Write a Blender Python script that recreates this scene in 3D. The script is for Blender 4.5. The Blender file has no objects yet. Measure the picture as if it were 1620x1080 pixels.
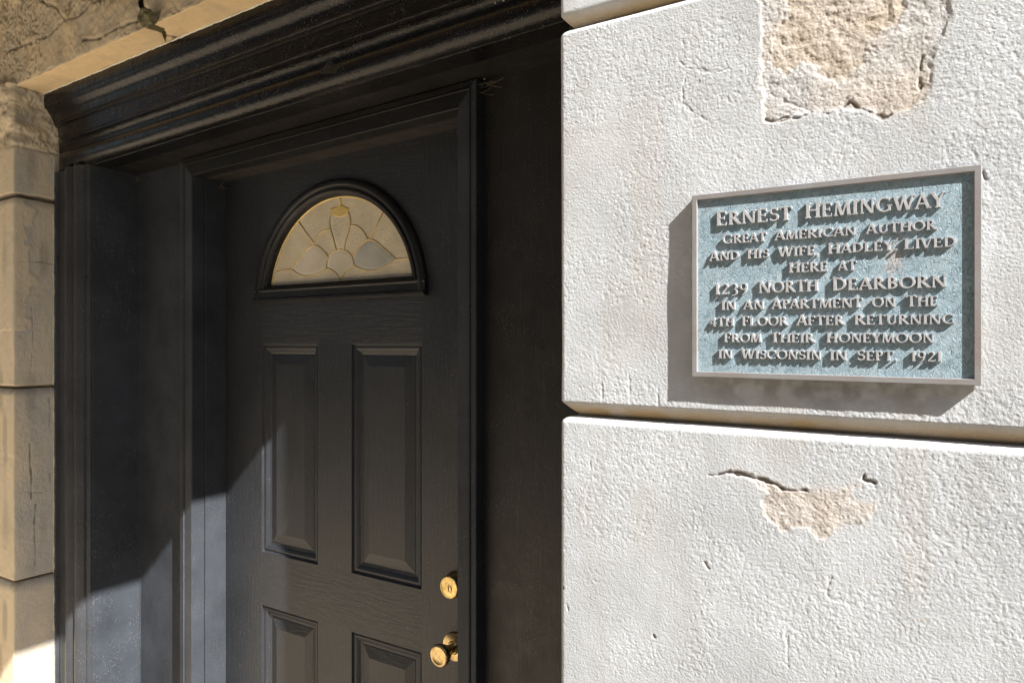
import bpy, bmesh, math, random
import numpy as np
from mathutils import Vector
R = math.radians
random.seed(7)

# ------------------------------------------------------------------ camera, light, exposure
H = 1.54                                   # eye height above the pavement
TH = R(32.47); CT, ST = math.cos(TH), math.sin(TH)
F, PX, PY = 1120.0, 810.0, 548.0
sc = bpy.context.scene
C = sc.collection
cam_d = bpy.data.cameras.new("camera"); cam = bpy.data.objects.new("camera", cam_d); C.objects.link(cam)
cam.location = (0, 0, H); cam.rotation_euler = (R(90), 0, TH)
cam_d.sensor_width = 36; cam_d.lens = 36 * F / 1620; cam_d.shift_y = 8 / 1620
cam_d.clip_start = 0.02; cam_d.clip_end = 3000
sc.camera = cam
SUN_TO = Vector((1.0, -0.331, 0.93)).normalized()
sun_d = bpy.data.lights.new("sun", 'SUN'); sun_d.energy = 5.0; sun_d.angle = R(0.5); sun_d.color = (1.0, 0.985, 0.96)
sun = bpy.data.objects.new("sun", sun_d); C.objects.link(sun)
sun.rotation_euler = SUN_TO.to_track_quat('Z', 'Y').to_euler(); sun.location = SUN_TO * 20
w = bpy.data.worlds.new("World"); sc.world = w; w.use_nodes = True
nt = w.node_tree; bg = nt.nodes["Background"]
sky = nt.nodes.new("ShaderNodeTexSky"); sky.sky_type = 'NISHITA'; sky.sun_disc = False
sky.sun_elevation = math.asin(SUN_TO.z); sky.sun_rotation = math.atan2(SUN_TO.x, SUN_TO.y)
sky.dust_density = 1.0; sky.air_density = 1.0; sky.ozone_density = 1.0
nt.links.new(sky.outputs[0], bg.inputs[0]); bg.inputs[1].default_value = 0.05
sc.view_settings.view_transform = 'Standard'; sc.view_settings.look = 'None'
sc.view_settings.gamma = 1.0; sc.view_settings.use_curve_mapping = False
sc.view_settings.exposure = 1.4

# ------------------------------------------------------------------ helpers
def at(x, y, D):
    """survey point: where the sight line of a photo pixel meets the plane D metres in front"""
    t = (x - PX) / F; s = (PY - y) / F; den = CT + t * ST
    return Vector(((t * CT - ST) / den * D, D, H + s / den * D))
def top(o, label, cat, group=None, kind='thing'):
    o['label'] = label; o['category'] = cat
    if group: o['group'] = group
    if kind: o['kind'] = kind
    return o
def empty(name, loc=(0, 0, 0)):
    o = bpy.data.objects.new(name, None); o.location = loc; C.objects.link(o); o.empty_display_size = .05; return o
def link(name, me, mat=None, parent=None, smooth=False):
    o = bpy.data.objects.new(name, me); C.objects.link(o)
    if mat is not None:
        for m in (mat if isinstance(mat, (list, tuple)) else [mat]): me.materials.append(m)
    if smooth: me.shade_smooth()
    if parent is not None:
        o.parent = parent
        P = Vector((0, 0, 0)); q = parent
        while q is not None: P += q.location; q = q.parent
        o.location = -P                     # meshes are built in world coordinates
    return o
def mesh(name, verts, faces, mat=None, parent=None, smooth=False, recalc=True):
    me = bpy.data.meshes.new(name); me.from_pydata([tuple(v) for v in verts], [], faces); me.update()
    if recalc:
        bm = bmesh.new(); bm.from_mesh(me); bmesh.ops.recalc_face_normals(bm, faces=bm.faces); bm.to_mesh(me); bm.free()
    return link(name, me, mat, parent, smooth)
class MB:
    def __init__(s): s.v = []; s.f = []
    def add(s, v, f):
        n = len(s.v); s.v += [tuple(p) for p in v]; s.f += [tuple(i + n for i in q) for q in f]
    def box(s, x0, x1, y0, y1, z0, z1):
        v = [(x0,y0,z0),(x1,y0,z0),(x1,y1,z0),(x0,y1,z0),(x0,y0,z1),(x1,y0,z1),(x1,y1,z1),(x0,y1,z1)]
        s.add(v, [(0,3,2,1),(4,5,6,7),(0,1,5,4),(1,2,6,5),(2,3,7,6),(3,0,4,7)])
    def loft(s, rings, closed=False, cap=True):
        n = len(rings[0]); b = len(s.v)
        for r in rings: s.v += [tuple(p) for p in r]
        for i in range(len(rings) - 1):
            for j in range(n if closed else n - 1):
                k = (j + 1) % n
                s.f.append((b+i*n+j, b+i*n+k, b+(i+1)*n+k, b+(i+1)*n+j))
        if cap:
            s.f.append(tuple(b + j for j in range(n))); s.f.append(tuple(b+(len(rings)-1)*n+j for j in reversed(range(n))))
    def tube(s, pts, r, n=6, taper=None):
        rings = []
        pts = [Vector(p) for p in pts]
        for i, p in enumerate(pts):
            d = (pts[min(i+1, len(pts)-1)] - pts[max(i-1, 0)]).normalized()
            a = d.cross(Vector((0, 1, 0)))
            if a.length < 1e-3: a = d.cross(Vector((0, 0, 1)))
            a.normalize(); b = d.cross(a)
            rr = r * (taper(i / max(1, len(pts)-1)) if taper else 1)
            rings.append([p + (a*math.cos(t) + b*math.sin(t))*rr for t in [2*math.pi*k/n for k in range(n)]])
        s.loft(rings, closed=True)
    def lathe_y(s, cx, cz, prof, n=40):
        rings = [[(cx + r*math.cos(2*math.pi*k/n), y, cz + r*math.sin(2*math.pi*k/n)) for k in range(n)] for (r, y) in prof]
        s.loft(rings, closed=True)
    def build(s, name, mat=None, parent=None, smooth=False): return mesh(name, s.v, s.f, mat, parent, smooth)
def bevel(o, wd, seg=2):
    m = o.modifiers.new("edge_wear", 'BEVEL'); m.width = wd; m.segments = seg; m.limit_method = 'ANGLE'; m.angle_limit = R(35); m.harden_normals = False
def smooth_by_angle(o, ang=40):
    me = o.data; me.shade_smooth()
    me.set_sharp_from_angle(angle=R(ang))

# ------------------------------------------------------------------ numpy noise
def _h(ix, iy, iz, seed):
    n = (ix.astype(np.int64) * 374761393 + iy.astype(np.int64) * 668265263 + iz.astype(np.int64) * 2147483647 + seed * 974711) & 0xFFFFFFFF
    n = ((n ^ (n >> 13)) * 1274126177) & 0xFFFFFFFF
    n = ((n ^ (n >> 16)) * 2246822519) & 0xFFFFFFFF
    return ((n ^ (n >> 15)) & 0xFFFF) / 32767.5 - 1.0
def vn(P, cell, seed=0):
    q = P / cell + 1000.0; i = np.floor(q); f = q - i; i = i.astype(np.int64); u = f*f*f*(f*(f*6-15)+10)
    r = 0
    for dx in (0, 1):
        wx = u[..., 0] if dx else 1 - u[..., 0]
        for dy in (0, 1):
            wy = u[..., 1] if dy else 1 - u[..., 1]
            for dz in (0, 1):
                wz = u[..., 2] if dz else 1 - u[..., 2]
                r = r + wx*wy*wz*_h(i[..., 0]+dx, i[..., 1]+dy, i[..., 2]+dz, seed)
    return r
def sst(a, b, x):
    t = np.clip((x - a) / (b - a), 0, 1); return t*t*(3-2*t)
def seg_dist(X, Z, pts):
    d = np.full(X.shape, 9.0)
    for (x0, z0), (x1, z1) in zip(pts[:-1], pts[1:]):
        ex, ez = x1-x0, z1-z0; L = ex*ex+ez*ez + 1e-12
        t = np.clip(((X-x0)*ex + (Z-z0)*ez) / L, 0, 1)
        d = np.minimum(d, np.hypot(X-x0-t*ex, Z-z0-t*ez))
    return d
def poly_sd(X, Z, pts):
    d = seg_dist(X, Z, pts + pts[:1]); ins = np.zeros(X.shape, bool)
    n = len(pts)
    for i in range(n):
        (x0, z0), (x1, z1) = pts[i], pts[(i+1) % n]
        if abs(z1 - z0) < 1e-9: continue
        c = ((z0 > Z) != (z1 > Z)) & (X < (x1-x0)*(Z-z0)/(z1-z0) + x0)
        ins ^= c
    return np.where(ins, -d, d)
def grid_mesh(name, V, mat, parent, col=None, flip=False):
    n, m = V.shape[:2]
    idx = np.arange(n*m).reshape(n, m)
    q = np.stack([idx[:-1, :-1], idx[:-1, 1:], idx[1:, 1:], idx[1:, :-1]], -1).reshape(-1, 4)
    if flip: q = q[:, ::-1]
    me = bpy.data.meshes.new(name)
    me.vertices.add(n*m); me.vertices.foreach_set("co", V.reshape(-1).astype(np.float32))
    me.loops.add(q.size); me.loops.foreach_set("vertex_index", q.reshape(-1).astype(np.int32))
    me.polygons.add(len(q)); me.polygons.foreach_set("loop_start", (np.arange(len(q))*4).astype(np.int32))
    me.update(calc_edges=True); me.validate()
    if col is not None:
        a = me.attributes.new("wear_light", 'FLOAT_COLOR', 'POINT')
        cc = np.ones((n*m, 4), np.float32); cc[:, :3] = col.reshape(-1, 3); a.data.foreach_set("color", cc.reshape(-1))
    return link(name, me, mat, parent, True)

# ------------------------------------------------------------------ materials
def mat(name):
    m = bpy.data.materials.new(name); m.use_nodes = True
    t = m.node_tree; return m, t, t.nodes["Principled BSDF"]
def nd(t, typ, **kw):
    n = t.nodes.new(typ)
    for k, v in kw.items():
        if k.startswith("i_"):
            key = k[2:]; key = int(key) if key.isdigit() else key.replace("_", " ")
            n.inputs[key].default_value = v
        else: setattr(n, k, v)
    return n
def noise(t, co, scale, detail=4, rough=.55, dist=0.0, vec=None):
    n = nd(t, "ShaderNodeTexNoise"); n.inputs["Scale"].default_value = scale; n.inputs["Detail"].default_value = detail
    n.inputs["Roughness"].default_value = rough; n.inputs["Distortion"].default_value = dist
    src = co
    if vec:
        mp = nd(t, "ShaderNodeMapping"); mp.inputs["Scale"].default_value = vec; t.links.new(co, mp.inputs[0]); src = mp.outputs[0]
    t.links.new(src, n.inputs["Vector"]); return n.outputs["Fac"]
def ramp(t, fac, stops):
    r = nd(t, "ShaderNodeValToRGB"); e = r.color_ramp.elements
    while len(e) < len(stops): e.new(.5)
    for k, (p, c) in enumerate(stops):
        e[k].position = p; e[k].color = (c, c, c, 1) if isinstance(c, (int, float)) else (*c, 1)
    t.links.new(fac, r.inputs[0]); return r.outputs[0]
def mix(t, fac, a, b, mode='MIX'):
    n = nd(t, "ShaderNodeMix", data_type='RGBA', blend_type=mode)
    for sock, v in ((0, fac), (6, a), (7, b)):
        if isinstance(v, (int, float)): n.inputs[sock].default_value = v
        elif isinstance(v, tuple): n.inputs[sock].default_value = (*v, 1)
        else: t.links.new(v, n.inputs[sock])
    return n.outputs[2]
def bump(t, h, dist, strength=1.0, prev=None):
    b = nd(t, "ShaderNodeBump"); b.inputs["Distance"].default_value = dist; b.inputs["Strength"].default_value = strength
    t.links.new(h, b.inputs["Height"])
    if prev is not None: t.links.new(prev, b.inputs["Normal"])
    return b.outputs[0]
def coords(t): return nd(t, "ShaderNodeNewGeometry").outputs["Position"]

def black_paint(name, axis='X', base=(.030, .031, .034), rough=.36, grain=0.5, lumps=0.0, specks=.4, spec=.5):
    m, t, b = mat(name); co = coords(t)
    long = {'X': (1, 12, 12), 'Y': (12, 1, 12), 'Z': (12, 12, 1)}[axis]
    g = noise(t, co, 26, 5, .65, .2, long)
    lo = noise(t, co, 7, 4, .6)
    colr = ramp(t, lo, [(.25, tuple(c*.72 for c in base)), (.75, tuple(c*1.3 for c in base))])
    dust = noise(t, co, 260, 2, .5); dm = noise(t, co, 11, 3, .6)
    dk = nd(t, "ShaderNodeMath", operation='MULTIPLY')
    t.links.new(ramp(t, dust, [(.63, 0.0), (.67, 1.0)]), dk.inputs[0]); t.links.new(ramp(t, dm, [(.42, 0.0), (.62, specks)]), dk.inputs[1])
    colr = mix(t, dk.outputs[0], colr, (.22, .21, .19))
    # thin dragged scuffs
    sc_ = noise(t, co, 9, 3, .6, .6, {'X': (1, 30, 30), 'Y': (30, 1, 30), 'Z': (30, 30, 1)}[axis])
    colr = mix(t, ramp(t, sc_, [(.57, 0.0), (.72, specks*.35)]), colr, (.11, .115, .12))
    t.links.new(colr, b.inputs["Base Color"])
    rr = ramp(t, noise(t, co, 18, 4, .6), [(.3, rough*.82), (.7, min(1, rough*1.3))]); t.links.new(rr, b.inputs["Roughness"])
    n1 = bump(t, g, .0012*grain, .8)
    if lumps: n1 = bump(t, noise(t, co, 75, 3, .6, .3), .0022*lumps, .9, n1); n1 = bump(t, noise(t, co, 22, 2, .5), .004*lumps, .6, n1)
    t.links.new(n1, b.inputs["Normal"])
    b.inputs["Specular IOR Level"].default_value = spec
    return m
def door_skin(name, axis):
    m, t, b = mat(name); co = coords(t)
    base = (.027, .0295, .034)
    vec = (1.0, 1.0, 9.0) if axis == 'X' else (9.0, 1.0, 1.0)
    mp = nd(t, "ShaderNodeMapping"); mp.inputs["Scale"].default_value = vec; t.links.new(co, mp.inputs[0])
    wv = nd(t, "ShaderNodeTexNoise"); wv.inputs["Scale"].default_value = 4.5; wv.inputs["Detail"].default_value = 2; t.links.new(mp.outputs[0], wv.inputs["Vector"])
    mul = nd(t, "ShaderNodeMath", operation='MULTIPLY'); mul.inputs[1].default_value = 30; t.links.new(wv.outputs["Fac"], mul.inputs[0])
    sn = nd(t, "ShaderNodeMath", operation='SINE'); t.links.new(mul.outputs[0], sn.inputs[0])
    fine = noise(t, co, 40, 4, .7, .1, (1, 1, 14) if axis == 'X' else (14, 1, 1))
    lo = noise(t, co, 6, 4, .6)
    colr = ramp(t, lo, [(.3, tuple(c*.85 for c in base)), (.7, tuple(c*1.15 for c in base))])
    dust = noise(t, co, 230, 2, .5)
    colr = mix(t, ramp(t, dust, [(.66, 0.0), (.70, .4)]), colr, (.2, .2, .19))
    t.links.new(colr, b.inputs["Base Color"])
    t.links.new(ramp(t, lo, [(.3, .34), (.7, .44)]), b.inputs["Roughness"])
    n1 = bump(t, fine, .0009, .8); n1 = bump(t, sn.outputs[0], .00022, .5, n1)
    t.links.new(n1, b.inputs["Normal"])
    return m
def stucco(name):
    m, t, b = mat(name); co = coords(t)
    at_ = nd(t, "ShaderNodeAttribute", attribute_name="wear_light"); sep = nd(t, "ShaderNodeSeparateColor"); t.links.new(at_.outputs["Color"], sep.inputs[0])
    lo = noise(t, co, 9, 5, .6, .2); mid = noise(t, co, 45, 4, .6)
    col = mix(t, ramp(t, lo, [(.35, 0.0), (.68, 1.0)]), (.515, .525, .528), (.605, .618, .624))
    col = mix(t, ramp(t, mid, [(.3, 0.35), (.6, 0.0)]), col, (.44, .44, .425))
    drip = noise(t, co, 5, 5, .65, .3, (3.2, 3.2, .55)); col = mix(t, ramp(t, drip, [(.50, 0.0), (.68, .50)]), col, (.44, .43, .405))
    smear = noise(t, co, 3.4, 4, .6, 1.2); col = mix(t, ramp(t, smear, [(.53, 0.0), (.62, .42)]), col, (.46, .47, .475))
    tan = mix(t, ramp(t, noise(t, co, 28, 5, .65), [(.3, 0.0), (.7, 1.0)]), (.48, .415, .355), (.63, .575, .515))
    tan = mix(t, ramp(t, noise(t, co, 140, 3, .6), [(.55, 0.0), (.75, .5)]), tan, (.30, .23, .16))
    col = mix(t, sep.outputs[0], col, tan)
    col = mix(t, sep.outputs[1], col, (.44, .32, .17))
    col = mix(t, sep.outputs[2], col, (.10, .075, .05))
    t.links.new(col, b.inputs["Base Color"]); b.inputs["Roughness"].default_value = .93; b.inputs["Specular IOR Level"].default_value = .25
    n1 = bump(t, noise(t, co, 330, 3, .6), .0010, .9)
    n1 = bump(t, noise(t, co, 900, 2, .5), .0003, .6, n1)
    t.links.new(n1, b.inputs["Normal"]); return m
def sandstone(name, a=(.64, .58, .485), c=(.53, .505, .455), warm=(.76, .64, .45)):
    m, t, b = mat(name); co = coords(t)
    at_ = nd(t, "ShaderNodeAttribute", attribute_name="wear_light"); sep = nd(t, "ShaderNodeSeparateColor"); t.links.new(at_.outputs["Color"], sep.inputs[0])
    col = mix(t, ramp(t, noise(t, co, 14, 5, .6, .3), [(.35, 0.0), (.65, 1.0)]), a, c)
    col = mix(t, ramp(t, noise(t, co, 160, 3, .6), [(.4, 0.0), (.75, .4)]), col, tuple(x*.6 for x in c))
    col = mix(t, sep.outputs[0], col, warm)
    col = mix(t, sep.outputs[1], col, (.20, .17, .13))
    col = mix(t, sep.outputs[2], col, (.035, .03, .025))
    t.links.new(col, b.inputs["Base Color"]); b.inputs["Roughness"].default_value = .92; b.inputs["Specular IOR Level"].default_value = .25
    n1 = bump(t, noise(t, co, 330, 4, .65), .0020, 1.0); n1 = bump(t, noise(t, co, 60, 3, .6), .003, .5, n1)
    t.links.new(n1, b.inputs["Normal"]); return m
def metal(name, c, rough, mottled=.0, c2=None):
    m, t, b = mat(name); co = coords(t)
    n = noise(t, co, 120, 4, .6)
    t.links.new(mix(t, ramp(t, n, [(.4, 0.0), (.7, 1.0)]), c, c2 or tuple(x*.8 for x in c)), b.inputs["Base Color"])
    t.links.new(ramp(t, n, [(.3, rough*.8), (.7, rough*1.25)]), b.inputs["Roughness"]); b.inputs["Metallic"].default_value = 1.0
    if mottled: t.links.new(bump(t, n, .0006*mottled, .6), b.inputs["Normal"])
    return m
def plain(name, c, rough=.6, bumpy=0.0, scale=150, var=.2):
    m, t, b = mat(name); co = coords(t); n = noise(t, co, scale, 4, .6)
    t.links.new(ramp(t, n, [(.3, tuple(x*(1-var) for x in c)), (.7, tuple(min(1, x*(1+var)) for x in c))]), b.inputs["Base Color"])
    b.inputs["Roughness"].default_value = rough
    if bumpy: t.links.new(bump(t, n, bumpy, .8), b.inputs["Normal"])
    return m

M_corn = black_paint("black_gloss_shaded", 'X', (.007, .0068, .007), .21, .5, .55, .35, .34)  # same black paint, darkened because the cornice never gets sun
M_soff = black_paint("black_soffit_shaded", 'X', (.017, .0155, .014), .42, .9, .2, .35, .35)  # darker shaded copy of the paint, browned for bounce from below
M_jamb = black_paint("black_jamb_sunlit", 'Z', (.045, .048, .054), .32, .5, .5, .5, .25)  # lighter copy of the paint for the partly sunlit moulding
M_pan = black_paint("black_panel_sunlit", 'Z', (.047, .052, .061), .42, .5, .15, .6, .12)  # lighter, bluer copy carrying the look of the sunlit reveal
M_side = black_paint("brown_black_panel_shaded", 'Z', (.021, .019, .0175), .40, .8, .2, .5, .42)  # darker copy for panels the sun never reaches
M_case = black_paint("black_casing_sunlit", 'Z', (.045, .049, .056), .40, .35, .1, .45, .18)  # lighter copy, as the left leg is sunlit low down
M_caseh = black_paint("black_head_shaded", 'X', (.011, .011, .0115), .40, .35, .1, .3, .4)  # shaded copy, darkened for the unlit head and window rim
M_headj = black_paint('black_head_jamb_bounce', 'X', (.040, .036, .032), .42, .35, .1, .3, .4)  # lightened, browner copy paints in ground bounce on the underside
M_stile = door_skin("door_stile_grain", 'Z'); M_rail = door_skin("door_rail_grain", 'X')
M_white = stucco("pale_render")
M_sand = sandstone("shaded_sandstone")
M_lint = sandstone("lintel_sandstone", (.74, .62, .44), (.60, .515, .38), (.92, .70, .41))  # the golden last tone carries painted ground bounce
M_brass = metal("worn_brass", (.74, .57, .25), .28, .6, (.50, .36, .14))
M_knob = metal("tarnished_brass", (.62, .47, .24), .24, .6, (.40, .29, .13))
M_came = metal("brass_came", (.95, .74, .34), .5)
M_key = plain("dark_keyway", (.02, .015, .01), .5)
M_caulk = plain("pale_caulk", (.62, .58, .46), .7, .001, 200)
M_web = plain("dusty_web", (.19, .16, .115), .9)

# ------------------------------------------------------------------ ground and the far side
def paving():
    m, t, b = mat("warm_paving"); co = coords(t)
    br = nd(t, "ShaderNodeTexBrick"); br.inputs["Scale"].default_value = 1.0; br.offset = 0.0
    br.inputs["Brick Width"].default_value = 1.5; br.inputs["Row Height"].default_value = 1.5; br.inputs["Mortar Size"].default_value = .008
    br.inputs["Color1"].default_value = (.66, .53, .37, 1); br.inputs["Color2"].default_value = (.62, .50, .355, 1); br.inputs["Mortar"].default_value = (.15, .12, .1, 1)
    t.links.new(co, br.inputs["Vector"])
    t.links.new(mix(t, ramp(t, noise(t, co, 6, 5, .6), [(.3, 0.0), (.7, .5)]), br.outputs[0], (.54, .44, .32)), b.inputs["Base Color"])
    b.inputs["Roughness"].default_value = .9
    t.links.new(bump(t, noise(t, co, 120, 4), .002, .7), b.inputs["Normal"]); return m
mb = MB(); mb.add([(-60, -1.9, 0), (-1.25, -1.9, 0), (-1.25, 1.7, 0), (-60, 1.7, 0)], [(0, 1, 2, 3)]); mb.box(-60, 60, -2.05, -1.9005, -.14, 0)
mb.box(-1.2495, 60, -1.9, -1.2, -.14, -.002); g = mb.build("pavement", paving()); g['kind'] = 'structure'  # out of view; pale paving ends mid-door to steer the warm bounce
mb = MB(); mb.add([(-1.2495, -1.1995, -.03), (60, -1.1995, -.03), (60, 1.4, -.03), (-1.2495, 1.4, -.03)], [(0, 1, 2, 3)])
g = mb.build("ground", plain("dark_bounce_bed", (.06, .05, .036), .95, .01, 40, .4)); g['kind'] = 'structure'  # unseen dark bed, added to cut bounce on the wall and reveal
mb = MB(); mb.add([(-900, -900, -.12), (900, -900, -.12), (900, 900, -.12), (-900, 900, -.12)], [(0, 1, 2, 3)])
g = mb.build("road", plain("dark_asphalt", (.055, .053, .05), .9, .004, 90)); g['kind'] = 'structure'

# ------------------------------------------------------------------ right pier: rendered limestone with a peeling face
D0, XA = 1.0, at(885, 548, 1.0).x
def pz(pts, D=1.0):
    return [((p := at(x, y, D)).x, p.z) for x, y in pts]
PATCH1 = pz([(1199,-30),(1203,14),(1205,60),(1204,100),(1204,136),(1209,165),(1208,190),(1218,196),(1232,190),(1248,188),(1268,181),(1289,179),(1310,180),(1332,172),(1352,176),(1370,172),(1397,188),(1419,182),(1441,171),(1460,158),(1470,140),(1474,120),(1474,95),(1480,76),(1495,52),(1504,22),(1500,-30)])
PATCH1B = pz([(1240,-30),(1248,25),(1226,58),(1221,100),(1243,122),(1258,100),(1272,92),(1288,108),(1312,128),(1345,122),(1370,100),(1372,60),(1420,40),(1440,-30)])
PATCH2 = pz([(1150,748),(1163,746),(1182,754),(1204,771),(1218,781),(1206,791),(1212,818),(1237,838),(1254,834),(1281,834),(1294,849),(1309,850),(1319,836),(1342,828),(1362,829),(1376,820),(1386,805),(1386,797),(1347,792),(1340,784),(1363,760),(1344,769),(1323,776),(1298,771),(1283,775),(1246,775),(1231,766),(1208,757),(1181,750)])
CRACKS = [pz(c) for c in (
    [(1120,751),(1135,752),(1147,748),(1155,746),(1165,749),(1181,752),(1195,757),(1210,760),(1225,765),(1235,772),(1250,776),(1275,776)],
    [(1367,750),(1365,758),(1372,761),(1380,762),(1384,764)],
    [(1210,190),(1225,193),(1245,187),(1262,188),(1285,178),(1310,180)],
    [(1335,170),(1345,160),(1360,172),(1380,178),(1397,188),(1410,182)],
    [(1458,90),(1454,120),(1456,140)],
    [(1078,50),(1082,78),(1072,93),(1085,108),(1105,110),(1130,116),(1150,110)],
    [(1085,118),(1080,140),(1080,165),(1100,180),(1125,195)],
    [(951,590),(952,638)], [(1040,605),(1041,640)], [(994,590),(996,632)],
    [(932,700),(934,740),(940,755)], [(1240,160),(1300,183),(1330,175)],
    [(1313,910),(1308,940),(1315,950),(1330,947)], [(1245,1000),(1247,1060)])]
GOUGES = [pz([(1115,890),(1121,899)]), pz([(895,956),(899,967)]), pz([(1034,1004),(1035,1007)]), pz([(888,918),(890,930)]), pz([(1555,272),(1558,282)])]
ROUGHZ = [(at(1150,140,1), .060, .085), (at(1285,960,1), .05, .16), (at(985,75,1), .06, .03), (at(1560,90,1), .07, .10), (at(1590,240,1), .05, .10), (at(1250,235,1), .10, .03),
          (at(1020,620,1), .10, .02), (at(1590,800,1), .05, .12), (at(930,170,1), .04, .05)]
def rotm(ax, ay, az):
    from mathutils import Euler
    return np.array(Euler((ax, ay, az)).to_matrix())
RM1, RM2, RM3 = rotm(.5, .7, .3), rotm(1.1, .4, .9), rotm(.3, 1.2, .6)
def wall_height(P, amp=1.0):
    X, Z = P[..., 0], P[..., 2]
    a = .16 + .85 * sst(-.30, .60, vn(P, .13, 3) + .6*vn(P, .045, 4) + .3*vn(P, .02, 5))
    for c, rx, rz in ROUGHZ:
        a = a + .9*np.exp(-(((X-c.x)/rx)**2 + ((Z-c.z)/rz)**2) + .0) * (.6 + .6*vn(P, .03, 9))
    a = np.clip(a, .14, 1.0) * amp
    wp = P @ RM1
    g = vn(P @ RM1, .0040, 11); g2 = vn(P @ RM2, .0027, 12); g3 = vn(P @ RM3, .0085, 13)
    a2 = .45 + .55*a
    h = .00034*a*g + .00030*a2*g2 + .00010*a*g3 - .0007*a2*np.maximum(0, g + .7*g2 - .5)
    h = h + .0006*vn(P, .07, 14) + .0012*vn(P, .25, 15)
    col = np.zeros(P.shape)
    fr = vn(P, .012, 21)*.0035 + vn(P, .005, 22)*.002
    for k, poly in enumerate((PATCH1, PATCH2)):
        sd = poly_sd(X, Z, poly) + fr*(1 if k == 0 else .7) - (0 if k == 0 else .0012)
        ins = sst(.0025, -.0035, sd) if k == 0 else sst(.0015, -.0025, sd)
        rough = .0035*vn(wp, .018, 23+k) + .0020*vn(wp, .008, 25+k) + .0014*vn(P, .0045, 27+k)
        h = h*(1-ins) + ins*((-.0008 if k == 0 else -.0005) + (.15 if k == 0 else .16)*rough + .9*(.0005*g + .0004*g2 - .0012*np.maximum(0, g+.7*g2-.35)))
        col[..., 0] = np.maximum(col[..., 0], ins*(np.clip(.62 + .6*vn(P, .05, 41), .3, 1) if k == 0 else np.clip(.9 + .3*vn(P, .03, 41), .6, 1)))
        rim = np.exp(-((sd-.002)/.004)**2); col[..., 0] = np.maximum(col[..., 0], rim*.25)
    sd = poly_sd(X, Z, PATCH1B) + fr*1.6
    ins = sst(.003, -.003, sd); h = h - .0009*ins + ins*.0006*vn(P, .008, 29); col[..., 0] = np.maximum(col[..., 0], ins); b1 = .30*ins*(.7+.5*vn(P, .03, 42))
    for i, c in enumerate(CRACKS):
        d = np.abs(seg_dist(X, Z, c) + .6*fr); wd = .0017 if i < 5 else .0012; dp = (.003 if i < 2 else .0016) if i < 5 else .0007
        k = np.exp(-(d/wd)**2); h = h - dp*k
        if i < 5: col[..., 2] = np.maximum(col[..., 2], .75*k)
    for c in GOUGES:
        d = np.abs(seg_dist(X, Z, c) + .8*fr); k = np.exp(-(d/.0015)**2); h = h - .0022*k; col[..., 0] = np.maximum(col[..., 0], .8*k); col[..., 2] = np.maximum(col[..., 2], .5*np.exp(-(d/.0014)**2))
    # grime spots below the plaque, deepened to paint more shade into its shadow
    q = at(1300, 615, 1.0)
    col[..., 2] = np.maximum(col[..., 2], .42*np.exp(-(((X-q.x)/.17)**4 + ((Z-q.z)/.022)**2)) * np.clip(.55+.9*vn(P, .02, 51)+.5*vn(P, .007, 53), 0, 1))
    col[..., 1] = np.clip(b1, 0, 1) + .10*sst(.2, .7, vn(P*np.array([1, 1, .35]), .05, 52))
    sp = vn(P, .009, 61); col[..., 0] = np.maximum(col[..., 0], .4*sst(.88, .96, sp))
    return h, np.clip(col, 0, 1)
def pier_block(name, parent, zb, zt, path_f, bev_b=.0235, bev_t=.011, dz=.0011, hfun=None, mat_=None, sgn=1, XA=XA, g0=.024, r=.006, tilt=0.0, joint_tint=.45):
    """path_f: list of stations along the face; a corner of radius r joins the return (going back into the doorway) to the front"""
    st = []
    for D in path_f['ret']: st.append((XA, D, -sgn, 0, math.exp(-(D-D0-r)/.12), 1.0))
    for k in range(1, 8):
        a = k/8*math.pi/2
        st.append((XA + sgn*(r - r*math.cos(a)), D0 + r - r*math.sin(a), -sgn*math.cos(a), -math.sin(a), 1, 1))
    for X in path_f['front']: st.append((X, D0, 0, -1, 1.0, math.exp(-(abs(X-XA)-r)/.12)))
    st = np.array(st)
    rows = []
    for k in range(15):
        u = k/14; rows.append((zb + bev_b*u, g0*(1-u)**1.15))
    nz = max(4, int((zt-bev_t-zb-bev_b)/dz))
    for k in range(1, nz): rows.append((zb+bev_b + (zt-bev_t-zb-bev_b)*k/nz, 0))
    for k in range(15):
        u = k/14; rows.append((zt - bev_t*(1-u)**2.6, g0*u**1.5))
    rows = np.array(rows)
    Z = rows[:, 0][:, None] + np.zeros(len(st))[None]; G = rows[:, 1][:, None]
    X = st[:, 0][None] + sgn*G*np.where(st[:, 3] == -1, st[:, 5], 1)[None]
    Y = st[:, 1][None] + G*np.where(st[:, 2] == -sgn, st[:, 4], 1)[None]
    Z = Z + tilt*(X - XA)
    P = np.stack([X, Y, Z], -1)
    h, col = hfun(P)
    e = sst(.04, .0, G); e = .35 + .65*e
    P[..., 0] += st[:, 2][None]*h*e; P[..., 1] += st[:, 3][None]*h*e
    low = (rows[:, 0] < zb+bev_b)[:, None]
    P[..., 2] += np.where(G > .002, 0.5*h, 0)
    inj = np.clip(G/.012, 0, 1)*np.where(low, 1.0, .5)
    col[..., 0] = np.maximum(col[..., 0], .8*np.where(low, inj, 0))
    col[..., 1] = np.maximum(col[..., 1], joint_tint*np.where(low, 2.3, .3)*inj*(.8 + .4*vn(P, .03, 71)))  # tints joint bevels: tan stone plus warm bounce painted in
    return grid_mesh(name, P, mat_, parent, np.clip(col, 0, 1), flip=(sgn < 0))
xs = list(np.arange(XA+.009, .13, .0011)) + list(np.arange(.133, .5, .003)) + list(np.linspace(.505, 1.3, 80))
path_r = {'ret': list(np.linspace(1.30, D0+.03, 40)) + list(np.linspace(D0+.026, D0+.009, 9)), 'front': xs}
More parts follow.
